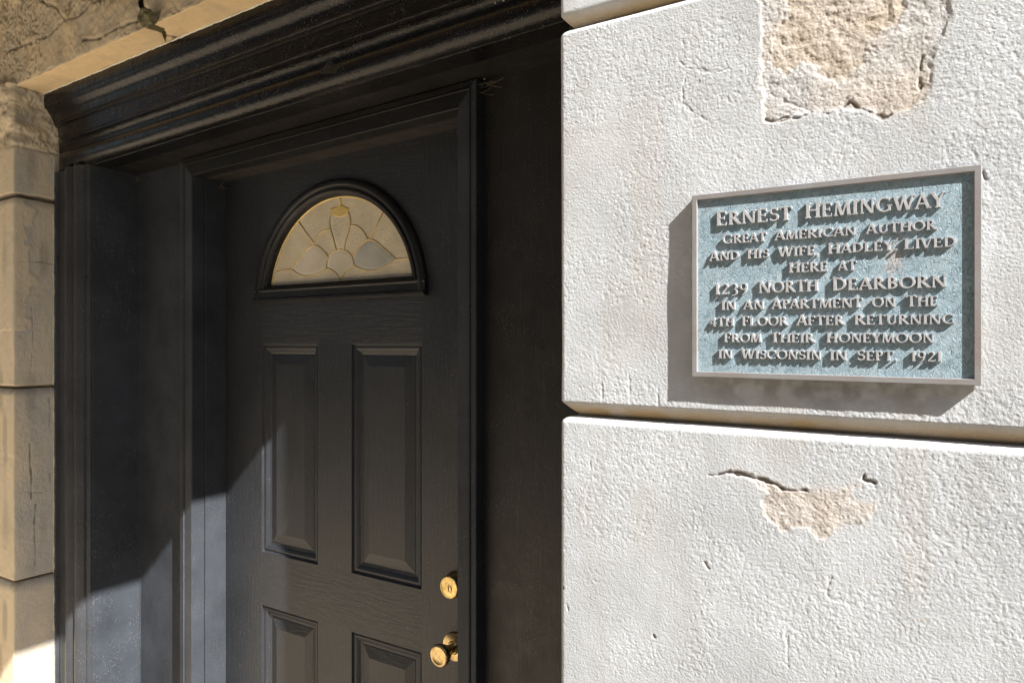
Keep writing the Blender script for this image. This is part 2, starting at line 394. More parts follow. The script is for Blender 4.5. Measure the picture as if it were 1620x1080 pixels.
pier = empty("stone_pier", (XA+.3, D0, 0)); top(pier, "sunlit pale rendered stone pier with peeling patches, carrying the plaque", "stone pier", "stone piers beside the doorway")
ZJ = H - .1105; TLT = -.0085
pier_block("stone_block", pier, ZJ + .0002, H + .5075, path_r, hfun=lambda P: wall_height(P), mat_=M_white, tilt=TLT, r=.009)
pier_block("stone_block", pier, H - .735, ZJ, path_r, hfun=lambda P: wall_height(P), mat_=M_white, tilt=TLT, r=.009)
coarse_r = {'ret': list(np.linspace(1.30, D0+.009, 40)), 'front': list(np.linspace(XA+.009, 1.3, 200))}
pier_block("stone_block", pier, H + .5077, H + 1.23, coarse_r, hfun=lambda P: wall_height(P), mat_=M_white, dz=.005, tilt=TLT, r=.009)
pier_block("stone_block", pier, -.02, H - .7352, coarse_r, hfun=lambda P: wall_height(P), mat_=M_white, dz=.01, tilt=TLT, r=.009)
# mortar core behind the open joints
mb = MB(); mb.box(XA+.0255, 1.3, D0+.0255, 1.29, .0, H+1.24); mb.build("mortar_core", plain("joint_mortar", (.36, .29, .19), .95, .002), pier)

# ------------------------------------------------------------------ left pier
XL = at(21, 548, 1.0).x
LC = [(at(55, 545, 1.06), at(58, 590, 1.06), .0), ]
LCR = [[(D, H+z) for D, z in c] for c in (
    [(1.045, -.30), (1.046, -.36), (1.050, -.40), (1.049, -.47)], [(1.062, -.49), (1.058, -.56), (1.061, -.62), (1.060, -.68)],
    [(1.10, -.165), (1.103, -.20), (1.101, -.25)], [(1.102, -.40), (1.104, -.43)], [(1.04, -.45), (1.08, -.455), (1.11, -.45)],
    [(1.05, .12), (1.055, .02), (1.05, -.06)], [(1.02, .26), (1.08, .265), (1.12, .26)])]
def left_height(P):
    X, Y, Z = P[..., 0], P[..., 1], P[..., 2]
    wp = P + np.stack([vn(P, .02, 131), vn(P, .02, 132), vn(P, .02, 133)], -1)*.006
    h = -.0007*np.maximum(0, vn(wp, .007, 111)) + .0006*vn(P, .02, 112) + .0016*vn(P, .08, 113)
    col = np.zeros(P.shape)
    col[..., 0] = .55*sst(.0, .6, vn(P*np.array([1, 1, .4]), .06, 141)) + .6*sst(D0+.006, D0-.002, Y) + .35*np.exp(-((Y-D0)/.012)**2)
    ar = np.exp(-((Y-D0)/.010)**2)*np.maximum(0, vn(P, .03, 181)+.3*vn(P, .010, 182)-.25); h = h - .003*ar
    # peeled skin along the arris of the upper course
    peel = sst(.010, -.010, (Y - D0 - .045) + .03*vn(P, .05, 151) + .012*vn(P, .015, 152) + .10*(H + .15 - Z)*(Z < H+.15)) * (Z > H + .05) * (Z < H+.46)
    h = h + .0022*peel; col[..., 0] = np.maximum(col[..., 0], .8*peel)
    col[..., 1] = .35*sst(.1, .7, vn(P*np.array([1, 1, .25]), .035, 142))
    for i, c in enumerate(LCR):
        d = np.abs(seg_dist(Y, Z, c) + .002*vn(P, .012, 161)); on = (np.abs(X - XL) < .02)
        big = i < 4
        k = np.exp(-(d/(.0022 if big else .0012))**2)*on*(.5+.5*sst(-.4, .4, vn(P, .025, 162)))
        h = h - .002*k; col[..., 2] = np.maximum(col[..., 2], (.75 if big else .45)*k)
    # broken, patched head of the pier
    br = sst(H+.600, H+.618, Z + .012*vn(P, .05, 171) - .25*np.maximum(0, Y-D0-.06)*0)
    lump = .016*vn(P, .075, 172) + .012*np.abs(vn(P, .035, 173)) + .005*vn(P, .014, 174) + .002*vn(P, .006, 175)
    h = h*(1-br) + br*(.004 + lump); col[..., 0] = np.maximum(col[..., 0], br*np.clip(.45+.6*vn(P, .04, 176), 0, 1))
    col[..., 1] = np.where(br > .5, np.clip(.55*sst(.0, -.5, vn(P, .035, 173)+.15), 0, 1), col[..., 1])
    ed = np.exp(-((Z-H-.607)/.004)**2); col[..., 2] = np.maximum(col[..., 2], .5*ed*(np.abs(X-XL) < .02))
    return h, np.clip(col, 0, 1)
path_l = {'ret': list(np.linspace(1.30, 1.14, 12)) + list(np.arange(1.138, D0+.006, -.0022)), 'front': list(np.arange(XL-.006, XL-.25, -.003)) + list(np.linspace(XL-.26, XL-1.6, 30))}
pier2 = empty("stone_pier", (XL-.3, D0, 0)); top(pier2, "shaded tan stone pier at the left edge, its head broken and patched", "stone pier", "stone piers beside the doorway")
J1, J2, J3 = H+.458, H-.1285, H-.722
kw = dict(hfun=left_height, mat_=M_sand, sgn=-1, XA=XL, bev_b=.012, bev_t=.024, g0=.030, r=.005)
pier_block("stone_block", pier2, J1, H+.800, path_l, dz=.0024, **{**kw, 'bev_t': .004, 'g0': .03})
pier_block("stone_block", pier2, J2, J1-.0002, path_l, dz=.0028, **kw)
pier_block("stone_block", pier2, J3, J2-.0002, path_l, dz=.0028, **kw)
pier_block("stone_block", pier2, -.02, J3-.0002, path_l, dz=.006, **kw)
mb = MB(); mb.box(XL-1.6, XL-.0305, D0+.0305, 1.29, .0, H+.80); mb.build("mortar_core", plain("joint_mortar_dark", (.22, .19, .14), .95, .002), pier2)

# ------------------------------------------------------------------ stone lintel: two voussoirs and an open joint
def zs(X): return H + .789 + .011*(X + 2.43)      # soffit line
def voussoir(name, parent, xa0, xa1, xb0, xb1, left_end):
    """front and soffit as one displaced sheet; xa* = ends at the soffit, xb* = ends at the top"""
    cols = np.linspace(0, 1, int((xa1-xa0)/.003)+1)
    rows = [('s', d) for d in np.linspace(1.20, 1.10, 6)] + [('s', d) for d in np.linspace(1.097, D0+.006, 34)]
    rows += [('c', k/6*math.pi/2) for k in range(1, 6)] + [('f', z) for z in np.arange(.006, .34, .0028)] + [('f', z) for z in np.linspace(.35, .46, 12)]
    V = np.zeros((len(rows), len(cols), 3)); N = np.zeros_like(V); r = .006
    for i, (k, q) in enumerate(rows):
        hh = {'s': 0, 'c': r - r*math.cos(q) if k == 'c' else 0, 'f': q}[k]
        x0 = xa0 + (xb0-xa0)*hh/.46; x1 = xa1 + (xb1-xa1)*hh/.46
        X = x0 + (x1-x0)*cols
        if k == 's': Y = q; Zr = 0*X; n = (0, 0, -1)
        elif k == 'c': Y = D0 + r - r*math.sin(q); Zr = 0*X + r - r*math.cos(q); n = (0, -math.sin(q), -math.cos(q))
        else: Y = D0; Zr = 0*X + q; n = (0, -1, 0)
        V[i, :, 0] = X; V[i, :, 1] = Y; V[i, :, 2] = zs(X) + Zr; N[i] = n
    P = V.copy()
    front = (N[..., 1] < -.5)
    wp = P + np.stack([vn(P, .03, 231), vn(P, .03, 232), vn(P, .03, 233)], -1)*.012
    pit = sst(-.1, .35, vn(P*np.array([.6, 1, 1]), .10, 241) - np.abs(P[..., 2]-H-.93)*2.0 + .35)
    h = .0022*vn(P, .07, 211) + .0009*vn(P, .018, 212) + front*(.0035*vn(wp, .05, 213) + .0012*vn(wp, .012, 214) - pit*.0042*np.maximum(0, vn(wp, .0085, 215)+.1))
    crk = [pz([(48,-10),(70,5),(90,12),(100,30),(103,32),(130,20),(145,5),(160,-5)]), pz([(100,32),(85,48),(72,58),(58,62)]), pz([(8,82),(20,78),(40,70),(50,68)]), pz([(130,64),(158,60),(180,48),(200,38),(215,33)]), pz([(33,-10),(34,40),(30,70)])]
    col = np.zeros(P.shape)
    for c in crk:
        d = np.abs(seg_dist(P[..., 0], P[..., 2], c) + .004*vn(P, .02, 251)); k = np.exp(-(d/.0035)**2)*front
        h -= .005*k; col[..., 2] = np.maximum(col[..., 2], .8*k*(.4+.6*sst(-.3, .3, vn(P, .03, 252))))
    edge = np.exp(-(np.minimum(cols, 1-cols)*(xa1-xa0)/.012)**2)[None]
    h -= .006*edge*(.5+.5*vn(P, .02, 261))
    chip = np.exp(-((P[..., 2]-zs(P[..., 0]))/.012)**2)*sst(.25, .6, vn(P, .04, 262))*front
    h -= .005*chip
    P += N*h[..., None]
    col[..., 0] = np.where(front, .30*sst(-.2, .6, vn(P, .07, 271)), .92 - .25*sst(.0, .5, vn(P, .06, 272)))  # soffit painted lighter and golden to add bounce from the ground
    col[..., 1] = np.where(front, .45*pit*sst(.1, .6, vn(wp, .0085, 215)) + .25*sst(.2, .7, vn(P, .05, 273)), .10*sst(.2, .7, vn(P, .04, 274)))
    o = grid_mesh(name, P, M_lint, parent, np.clip(col, 0, 1), flip=False)
    return o
lintel = empty("stone_lintel", (-1.6, D0, H+.79)); top(lintel, "tan cracked stone lintel over the black cornice with an open dark joint", "stone lintel")
XJ = at(229, 44, 1.0).x
voussoir("voussoir", lintel, -3.6, XJ-.004, -3.6, XJ-.19, True)
voussoir("voussoir", lintel, XJ+.006, XA+.2, XJ-.10, XA+.2, False)
mb = MB()
mb.loft([[(XJ-.006, D0+.05, zs(XJ)+.02), (XJ-.19, D0+.05, zs(XJ)+.46), (XJ-.19, 1.19, zs(XJ)+.46), (XJ-.006, 1.19, zs(XJ)+.006)],
         [(XJ+.008, D0+.05, zs(XJ)+.02), (XJ-.10, D0+.05, zs(XJ)+.46), (XJ-.10, 1.19, zs(XJ)+.46), (XJ+.008, 1.19, zs(XJ)+.006)]], closed=True)
mb.build("open_joint_shade", plain("joint_gap_dark", (.012, .011, .010), .95, .003), lintel)  # black filler standing in for the deep shade inside the gap
mb = MB(); mb.box(-3.6, XA+.2, D0+.06, 1.30, zs(-1.6)+.03, H+1.25); mb.build("stone_core", M_lint, lintel)
def lump(name, c, rad, seed, mat_, parent, sub=4, amp=.35, stretch=(1, 1, 1)):
    bm = bmesh.new(); bmesh.ops.create_icosphere(bm, subdivisions=sub, radius=1.0)
    Pn = np.array([v.co[:] for v in bm.verts]); d = 1 + amp*vn(Pn, .8, seed) + amp*.6*vn(Pn, .35, seed+1) + amp*.3*vn(Pn, .15, seed+2)
    for v, k in zip(bm.verts, d): v.co = Vector((v.co.x*stretch[0]*k*rad + c[0], v.co.y*stretch[1]*k*rad + c[1], v.co.z*stretch[2]*k*rad + c[2]))
    me = bpy.data.meshes.new(name); bm.to_mesh(me); bm.free(); return link(name, me, mat_, parent, True)
q = at(234, 30, .985)
M_lump = plain("mossy_mortar", (.17, .155, .085), .95, .003, 120, .5)
lump("mortar_lump", q, .020, 301, M_lump, lintel, stretch=(1.15, .9, 1.0))
mb = MB(); z0 = zs(XJ)
a, b_, c_ = at(231, 42, D0), at(246, 40, D0), at(260, 63, 1.072)
mb.loft([[(a.x, D0+.0, z0+.004), (a.x+.010, D0-.004, z0-.008), (b_.x, D0, z0+.004)], [(a.x+.012, 1.03, z0+.003), (a.x+.018, 1.03, z0-.007), (b_.x-.002, 1.03, z0+.003)], [(c_.x-.004, 1.075, z0+.002), (c_.x, 1.075, z0-.002), (c_.x+.002, 1.075, z0+.002)]], closed=True)
mb.build("mortar_tongue", plain("old_mortar", (.13, .105, .05), .95, .002), lintel)

# ------------------------------------------------------------------ black timber surround: cornice, architrave, reveal, soffit
DI, DP, DC, DD = 1.130, 1.281, 1.250, 1.364
XI = -2.234                                     # reveal face
def zb(X): return H + .5515 + .0225*(X + 2.236)
def zt(X): return zs(X) - .0015
surround = empty("door_surround", (-1.45, DI, 0)); top(surround, "black painted timber surround with moulded cornice, reveal and flat side panels", "door surround")
prof = [(1.185, -.001), (1.131, -.001)]
for k in range(13):
    a = -math.pi/2 + math.pi*k/12; prof.append((1.130 - .028*math.cos(a), .031 + .030*math.sin(a)))
prof += [(1.130, .064), (1.129, .071), (1.126, .078), (1.121, .084), (1.114, .088), (1.111, .089), (1.111, .095), (1.1075, .097), (1.1075, .104), (1.114, .1055), (1.1125, .141), (1.106, .1425), (1.106, .149), (1.102, .151), (1.102, .163)]
for k in range(1, 12):
    u = k/12; s_ = u - .16*math.sin(2*math.pi*u); prof.append((1.102 - .018*s_ - .001, .163 + .040*u))
prof += [(1.081, .2045), (1.080, .206), (1.080, .2355), (1.19, .2355)]
rings = []
for X in np.linspace(XL-.01, XA+.06, 90):
    k = (zt(X)-zb(X))/.2355
    wl = float(sst(XL-.005, XL+.06, X)); rings.append([(X, 1.13 + (d-1.13)*(1.0 if d > 1.13 else wl + (1-wl)*float(sst(.08, .20, h))), zb(X)+h*k) for d, h in prof])
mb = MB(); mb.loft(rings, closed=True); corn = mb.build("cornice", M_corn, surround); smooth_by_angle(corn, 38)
# paint scab on the torus and bare chips
q = at(521, 113, 1.103); zq = zb(q.x) + .036
lump("paint_scab", (q.x, 1.1035, zq), .0125, 401, plain("rusty_scab", (.022, .018, .014), .95, .004, 260, .6), corn, 5, .42, (2.0, .30, .95))
M_chip = plain("chalky_undercoat", (.62, .55, .42), .9)
for i in range(10):
    x = at(random.uniform(770, 845), 10, 1.12).x; z = zb(x) + .075 + random.uniform(-.004, .006)
    s_ = random.uniform(.0010, .0022); lump("bare_chip", (x, 1.1255, z), s_, 500+i, M_chip, corn, 2, .5, (1.3, .6, 1.5))
# lintel soffit board
mb = MB(); X0, X1 = XI-.02, XA+.06
mb.loft([[(X0, 1.1305, zb(X0)+.0015), (X0, 1.30, zb(X0)+.0015), (X0, 1.30, zb(X0)+.03), (X0, 1.1305, zb(X0)+.03)], [(X1, 1.1305, zb(X1)+.0015), (X1, 1.30, zb(X1)+.0015), (X1, 1.30, zb(X1)+.03), (X1, 1.1305, zb(X1)+.03)]], closed=True)
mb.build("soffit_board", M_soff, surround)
# left architrave: fillet, flat, groove, double bead
pr = [(XL-.003, 1.19), (XL-.003, 1.116), (XL+.014, 1.113), (XL+.016, 1.121), (-2.362, 1.121), (-2.3595, 1.133), (-2.3555, 1.133), (-2.3545, 1.114)]
for k in range(0, 13):
    u = k/12; pr.append((-2.3535 + .052*u, 1.1135 - .013*math.sin(math.pi*u)))
for k in range(1, 13):
    u = k/12; pr.append((-2.3015 + .052*u, 1.1145 - .013*math.sin(math.pi*u)))
pr += [(-2.2485, 1.121), (-2.2395, 1.122), (XI, 1.1265), (XI, 1.1310), (XI, 1.19)]
mb = MB(); mb.loft([[(x, d, z) for x, d in pr] for z in np.linspace(0, zb(XI)+.0005, 60)], closed=True)
arch = mb.build("architrave", M_jamb, surround); smooth_by_angle(arch, 40)
mb = MB(); mb.box(XI-.03, XI+.0008, 1.1325, 1.285, 0, zb(XI)+.001); rv = mb.build("reveal_panel", M_pan, surround); bevel(rv, .0015)
mb = MB(); mb.box(XI+.0012, -1.97, DP, DP+.03, 0, zb(-2.0)); mb.build("side_panel", M_pan, surround)
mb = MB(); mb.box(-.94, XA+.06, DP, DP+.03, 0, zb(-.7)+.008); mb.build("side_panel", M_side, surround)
mb = MB(); mb.box(XA-.011, XA+.05, 1.055, DP-.002, 0, zb(XA)+.05); mb.build("reveal_panel", M_side, surround)  # board added on the hidden return to cut bounce onto the reveal
# quirk bead along the rear edge of the reveal and thin paint-filled corner
mb = MB(); mb.tube([(XI+.002, DP-.001, z) for z in np.linspace(.0, zb(XI), 40)], .0016, 6); mb.build("corner_bead", M_case, surround)
# ragged caulk lines between timber and stone
rng = random.Random(5)
mb = MB()
for (z0, z1) in ((H-.9, J3-.02), (J3+.005, J2-.025), (J2+.005, J1-.03), (J1+.01, H+.60)):
    pts = [(XL+.0005+rng.uniform(-.0006, .0010), 1.1130+rng.uniform(-.0015, .0015), z) for z in np.arange(z0, z1, .006)]
    mb.tube(pts, .0028, 6, taper=lambda u: .25+.9*abs(math.sin(37*u)*math.sin(11*u+1)))
mb.build("caulk_bead", M_caulk, surround, True)
mb = MB(); mb.tube([(X, 1.0795+rng.uniform(-.001, .001), zs(X)-.0016+rng.uniform(-.0008, .0006)) for X in np.arange(XL+.004, XA, .008)], .0022, 6, taper=lambda u: .7+.45*abs(math.sin(61*u)))
mb.build("caulk_bead", plain("white_caulk", (.85, .82, .72), .6), surround, True)

# ------------------------------------------------------------------ door frame: mitred casing, jambs, stops
frame = empty("door_frame", (0, 0, 0)); frame.parent = surround; frame.location = Vector((-1.43, DC, 0)) - surround.location
xo0, xi0, xi1, xo1 = -1.9746, -1.915, -.9406, -.889
def zi(X): return H + .5036 + .021*(X - xi0)
def zo(X): return zb(X) - .001
CP = [(0, 1.2805), (0, 1.2545), (.03, 1.2525), (.24, 1.2515), (.26, 1.2532), (.285, 1.2532), (.30, 1.2505), (.345, 1.2490), (.375, 1.2525), (.39, 1.2555), (.41, 1.2535), (.97, 1.2525), (1.0, 1.2550), (1.0, 1.2930), (.6, 1.2930)]
def station(po, pi_): return [(po[0]+(pi_[0]-po[0])*u, d, po[1]+(pi_[1]-po[1])*u) for u, d in CP]
SL0 = station((xo0, 0.0), (xi0, 0.0)); SL1 = station((xo0, zo(xo0)), (xi0, zi(xi0)))
SR1 = station((xo1, zo(xo1)), (xi1, zi(xi1))); SR0 = station((xo1, 0.0), (xi1, 0.0))
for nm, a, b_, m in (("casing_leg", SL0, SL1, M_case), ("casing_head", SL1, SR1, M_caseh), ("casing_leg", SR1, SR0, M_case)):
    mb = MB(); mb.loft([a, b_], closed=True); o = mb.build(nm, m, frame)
mb = MB(); mb.box(xi0-.03, xi0+.0035, 1.2945, 1.43, 0, zi(xi0)+.02); mb.box(xi0-.02, xi0+.02, 1.4085, 1.4295, 0, zi(xi0)); o = mb.build("jamb", M_case, frame); bevel(o, .001)
mb = MB(); mb.box(xi1-.0035, xi1+.03, 1.2945, 1.43, 0, zi(xi1)+.02); mb.box(xi1-.05, xi1+.01, 1.4085, 1.4295, 0, zi(xi1)); o = mb.build("jamb", M_case, frame); bevel(o, .001)
mb = MB()
for (d0, d1, dz) in ((1.2945, 1.312, .0035), (1.3125, 1.43, -.002)):
    mb.loft([[(X, d0, zi(X)-dz), (X, d1, zi(X)-dz), (X, d1, zi(X)+.03), (X, d0, zi(X)+.03)] for X in (xi0, xi1)], closed=True)
mb.build("head_jamb", M_headj, frame)

# ------------------------------------------------------------------ front door
door = empty("front_door", (-1.44, DD, .03)); top(door, "black panelled front door with a fan shaped leaded window", "door")
XD0, XD1, ZD0, ZD1 = xi0+.006, -.955, .03, H+.56
pl = (at(413.7, 548, DD).x, at(503, 548, DD).x); pr_ = (at(555.7, 548, DD).x, at(667.3, 548, DD).x)
Z_A1, Z_A0 = H+.0083, H-.604; Z_B1, Z_B0 = H-.759, .03+.20
Xs = [XD0, pl[0], pl[1], pr_[0], pr_[1], XD1]; Zs = [ZD0, Z_B0, Z_B1, Z_A0, Z_A1, ZD1]
bm = bmesh.new(); gv = {}
for i, x in enumerate(Xs):
    for j, z in enumerate(Zs): gv[i, j] = bm.verts.new((x, DD, z))
PAN = [(0, .000), (.0015, .0005), (.004, .0065), (.0075, .0080), (.0085, .0055), (.013, .0052), (.0185, .0085), (.023, .0125), (.031, .0150), (.0325, .0135), (.0585, .0060), (.0605, .0055)]
for i in range(5):
    for j in range(5):
        loop = [gv[i, j], gv[i+1, j], gv[i+1, j+1], gv[i, j+1]]
        if j == 4 and i in (1, 2, 3): continue
        if i in (1, 3) and j in (1, 3):
            prev = loop
            x0, x1, z0, z1 = Xs[i], Xs[i+1], Zs[j], Zs[j+1]
            for ins, d in PAN[1:]:
                cur = [bm.verts.new(p) for p in ((x0+ins, DD+d, z0+ins), (x1-ins, DD+d, z0+ins), (x1-ins, DD+d, z1-ins), (x0+ins, DD+d, z1-ins))]
                for k in range(4):
                    f = bm.faces.new((prev[k], prev[(k+1) % 4], cur[(k+1) % 4], cur[k])); f.material_index = 1 if k in (0, 2) else 0
                prev = cur
            f = bm.faces.new(prev); f.material_index = 0
        else:
            f = bm.faces.new(loop); f.material_index = 1 if (i in (1, 2, 3) and j in (0, 2, 4)) else 0
FX, FZ = -1.4365, H + .130
RH, CH = .2782, .0455
xa, xb, za, zc_ = Xs[1], Xs[4], Zs[4], Zs[5]
a_0 = math.asin(CH/RH)
ang = [a_0 + (math.pi-2*a_0)*k/60 for k in range(61)] + [math.atan2(zc_-FZ, xb-FX), math.atan2(zc_-FZ, xa-FX)]
arc, out = [], []
for a in sorted(ang):
    c, s_ = math.cos(a), math.sin(a)
    kk = min([((xb if c > 0 else xa)-FX)/c if abs(c) > 1e-6 else 9, (zc_-FZ)/s_ if s_ > 1e-6 else 9])
    arc.append(bm.verts.new((FX+RH*c, DD, FZ+RH*s_))); out.append(bm.verts.new((FX+kk*c, DD, FZ+kk*s_)))
for k in range(len(arc)-1):
    f = bm.faces.new((arc[k], out[k], out[k+1], arc[k+1])); f.material_index = 1
f = bm.faces.new((gv[1, 4], gv[2, 4], gv[3, 4], gv[4, 4], out[0], arc[0], arc[-1], out[-1])); f.material_index = 1
bk = [bm.verts.new((x, DD+.042, z)) for x, z in ((XD0, ZD0), (XD1, ZD0), (XD1, ZD1), (XD0, ZD1))]
bm.faces.new(bk[::-1])
for rim in ([gv[i, 0] for i in range(6)] + bk[1::-1], [gv[5, j] for j in range(6)] + bk[2:0:-1], [gv[5-i, 5] for i in range(6)] + bk[3:1:-1], [gv[0, 5-j] for j in range(6)] + [bk[0], bk[3]]):
    bm.faces.new(rim)
bmesh.ops.recalc_face_normals(bm, faces=bm.faces)
me = bpy.data.meshes.new("door_leaf"); bm.to_mesh(me); bm.free()
leaf = link("door_leaf", me, [M_stile, M_rail], door); bevel(leaf, .0007, 2)
# fan window
win = empty("fan_window"); win.parent = door; win.location = Vector((FX, DD, FZ)) - door.location
RP = [(.324, DD+.0003), (.3235, DD-.006), (.320, DD-.0125), (.314, DD-.0160), (.307, DD-.0165), (.302, DD-.0140), (.2995, DD-.0095), (.2965, DD-.0090), (.2945, DD-.0125), (.2905, DD-.0130), (.288, DD-.0100), (.2835, DD-.0070), (.2805, DD-.0060), (.2785, DD-.0020), (.2775, DD+.0140), (.2790, DD+.0140), (.2790, DD+.0003)]
def fringe(v): return FX + v[0], FZ + v[1]
HB = .046                                         # sill height of the glass above the springing
mb = MB(); rings = []
for k in range(73):
    a = math.pi*k/72; rings.append([(FX + r*math.cos(a), d, FZ + r*math.sin(a)) for r, d in RP])
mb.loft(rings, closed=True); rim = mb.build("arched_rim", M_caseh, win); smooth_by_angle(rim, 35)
mb = MB(); SP = [(-.004, DD+.0003), (-.004, DD-.012), (.001, DD-.0185), (.007, DD-.0185), (.010, DD-.0135), (.028, DD-.0125), (.032, DD-.015), (.036, DD-.0135), (.043, DD-.0085), (.046, DD-.006), (.047, DD+.0140), (.0440, DD+.0140), (.0440, DD+.0003)]
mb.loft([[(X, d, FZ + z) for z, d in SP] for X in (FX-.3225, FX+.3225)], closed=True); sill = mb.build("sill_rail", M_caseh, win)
def glass(name, c, rough, sc_=90, bs=.0012):
    m, t, b = mat(name); co = coords(t); n = noise(t, co, sc_, 4, .7, .8)
    t.links.new(mix(t, ramp(t, noise(t, co, 14, 3, .5), [(.3, 0.0), (.7, 1.0)]), tuple(x*.85 for x in c), tuple(x*1.12 for x in c)), b.inputs["Base Color"])
    b.inputs["Roughness"].default_value = rough; b.inputs["Coat Weight"].default_value = .5; b.inputs["Coat Roughness"].default_value = .08
    t.links.new(bump(t, n, bs, .8), b.inputs["Normal"]); return m
M_gl = glass("obscure_glass", (.82, .72, .52), .22, 170, .0030)
M_gb = glass("bevelled_glass", (.78, .71, .56), .12, 30, .0009)
M_gc = glass("clear_bevel", (.55, .54, .47), .08, 30, .0009)
M_am = glass("yellow_glass", (.80, .60, .22), .2, 60)
DG = DD + .0110
a0 = math.asin((HB-.002)/.2795)
pts = [(FX + .2795*math.cos(a0 + (math.pi-2*a0)*k/60), FZ + .2795*math.sin(a0 + (math.pi-2*a0)*k/60)) for k in range(61)]
mb = MB(); mb.loft([[(x, DG, z) for x, z in pts], [(x, DG+.0025, z) for x, z in pts]], closed=True); mb.build("glass_pane", M_gl, win)
def zf(pts): return [at(400 + x/4.697, 260 + y/4.697, DG) for x, y in pts]
CAMES = [[(655,228),(652,300)],
    [(652,300),(630,320),(600,340),(578,385),(572,430),(580,485),(597,540),(612,600),(622,640)],
    [(652,300),(690,325),(718,370),(728,420),(724,460),(712,510),(695,560),(680,636)],
    [(455,592),(475,545),(510,505),(550,487),(582,485)], [(724,460),(760,455),(800,475),(830,510),(850,548),(862,558)],
    [(338,420),(455,592)], [(975,350),(865,556)],
    [(290,778),(340,720),(385,655),(430,615),(470,605),(510,625),(550,670),(568,695)], [(290,778),(330,810),(390,830),(450,825),(510,800),(550,770)],
    [(290,778),(175,797)], [(550,770),(548,740),(560,700),(590,660),(630,638),(665,635),(705,650),(735,680),(750,720),(752,750)],
    [(550,770),(590,785),(625,815),(652,855)], [(752,750),(715,775),(685,805),(652,855)],
    [(740,685),(775,635),(815,585),(865,560),(920,575),(970,620),(1020,665),(1065,705)], [(752,750),(800,775),(860,790),(930,785),(1000,755),(1065,705)],
    [(1065,705),(1190,695)], [(652,855),(652,900)]]
def smoothp(p, n=4):
    out = []
    for i in range(len(p)-1):
        p0, p1, p2, p3 = p[max(i-1, 0)], p[i], p[i+1], p[min(i+2, len(p)-1)]
        for k in range(n):
            t = k/n; out.append(.5*((2*p1) + (p2-p0)*t + (2*p0-5*p1+4*p2-p3)*t*t + (3*p1-p0-3*p2+p3)*t**3))
    return out + [p[-1]]
mb = MB()
for c in CAMES:
    pp = zf(c); pp = smoothp(pp) if len(pp) > 2 else pp
    mb.tube([p + Vector((0, -.0010, 0)) for p in pp], .0015, 6)
mb.tube([(FX + .2772*math.cos(a0 + (math.pi-2*a0)*k/60), DG-.001, FZ + .2772*math.sin(a0 + (math.pi-2*a0)*k/60)) for k in range(61)], .0026, 6)
mb.build("brass_came", M_came, win, True)
def pane(name, zpts, m, up=.0016):
    p = smoothp(zf(zpts + zpts[:1]), 3)[:-1]; c = sum(p, Vector())/len(p)
    ring1 = [q + Vector((0, -.0003, 0)) for q in p]; ring2 = [c + (q-c)*.80 + Vector((0, -up, 0)) for q in p]
    mb = MB(); mb.loft([ring1, ring2], closed=True); return mb.build(name, m, win)
pane("bevelled_pane", [(300,775),(345,725),(390,658),(432,622),(470,613),(508,633),(545,676),(555,700),(545,765),(505,793),(450,817),(390,822),(335,804)], M_gb)
pane("bevelled_pane", [(755,690),(780,640),(818,594),(865,568),(916,583),(966,627),(1014,670),(1055,705),(996,748),(928,778),(860,782),(802,768),(758,742)], M_gc)
pane("bevelled_pane", [(557,765),(556,740),(568,704),(596,666),(632,646),(664,643),(700,658),(728,686),(742,722),(744,748),(710,770),(680,800),(652,840),(628,806),(594,778)], M_gb)
pane("bevelled_pane", [(655,325),(700,345),(718,400),(714,455),(700,515),(686,560),(670,625),(630,625),(618,590),(600,530),(586,475),(582,430),(590,390),(615,350)], M_gl, .0010)
pane("yellow_pane", [(575,330),(652,306),(720,325),(712,360),(690,385),(650,398),(610,385),(585,362)], M_am, .0022)  # pane put in to colour the yellow patch atop the tulip
# deadbolt
KX, KZ = at(710, 929, DD-.028).x, at(710, 929, DD-.028).z
mb = MB(); mb.lathe_y(KX, KZ, [(.031, DD+.001), (.0315, DD-.003), (.0305, DD-.005), (.0275, DD-.022), (.0262, DD-.0275), (.0245, DD-.0290), (.0222, DD-.0290), (.0218, DD-.0280), (.0095, DD-.0282), (.0001, DD-.0282)], 48)
db = mb.build("deadbolt", M_brass, door); smooth_by_angle(db, 30)
mb = MB(); mb.lathe_y(KX, KZ-.003, [(.0088, DD-.0275), (.0088, DD-.0294), (.0080, DD-.0299), (.0001, DD-.0299)], 28); cy = mb.build("key_cylinder", M_brass, db); smooth_by_angle(cy, 30)
mb = MB(); mb.box(KX-.0011, KX+.0011, DD-.0304, DD-.0296, KZ-.0085, KZ+.002); mb.lathe_y(KX, KZ+.0015, [(.0019, DD-.0296), (.0019, DD-.0305), (.0001, DD-.0305)], 12); mb.build("keyway", M_key, cy)
# knob
NX, NZ = -1.030, H - .721
mb = MB(); mb.lathe_y(NX, NZ, [(.0345, DD+.001), (.0345, DD-.003), (.0330, DD-.0055), (.026, DD-.0080), (.0165, DD-.0095), (.0135, DD-.013), (.0001, DD-.013)], 48); rs = mb.build("rosette", M_knob, door); smooth_by_angle(rs, 35)
kp = [(.0001, DD-.010), (.0125, DD-.010), (.0115, DD-.020), (.0125, DD-.026), (.0165, DD-.034), (.0215, DD-.043), (.0252, DD-.052), (.0268, DD-.058), (.0262, DD-.0625), (.0238, DD-.0655), (.0205, DD-.0660), (.0185, DD-.0652), (.010, DD-.0640), (.0001, DD-.0637)]
mb = MB(); mb.lathe_y(NX, NZ, kp, 48); kn = mb.build("door_knob", M_knob, door); smooth_by_angle(kn, 50)

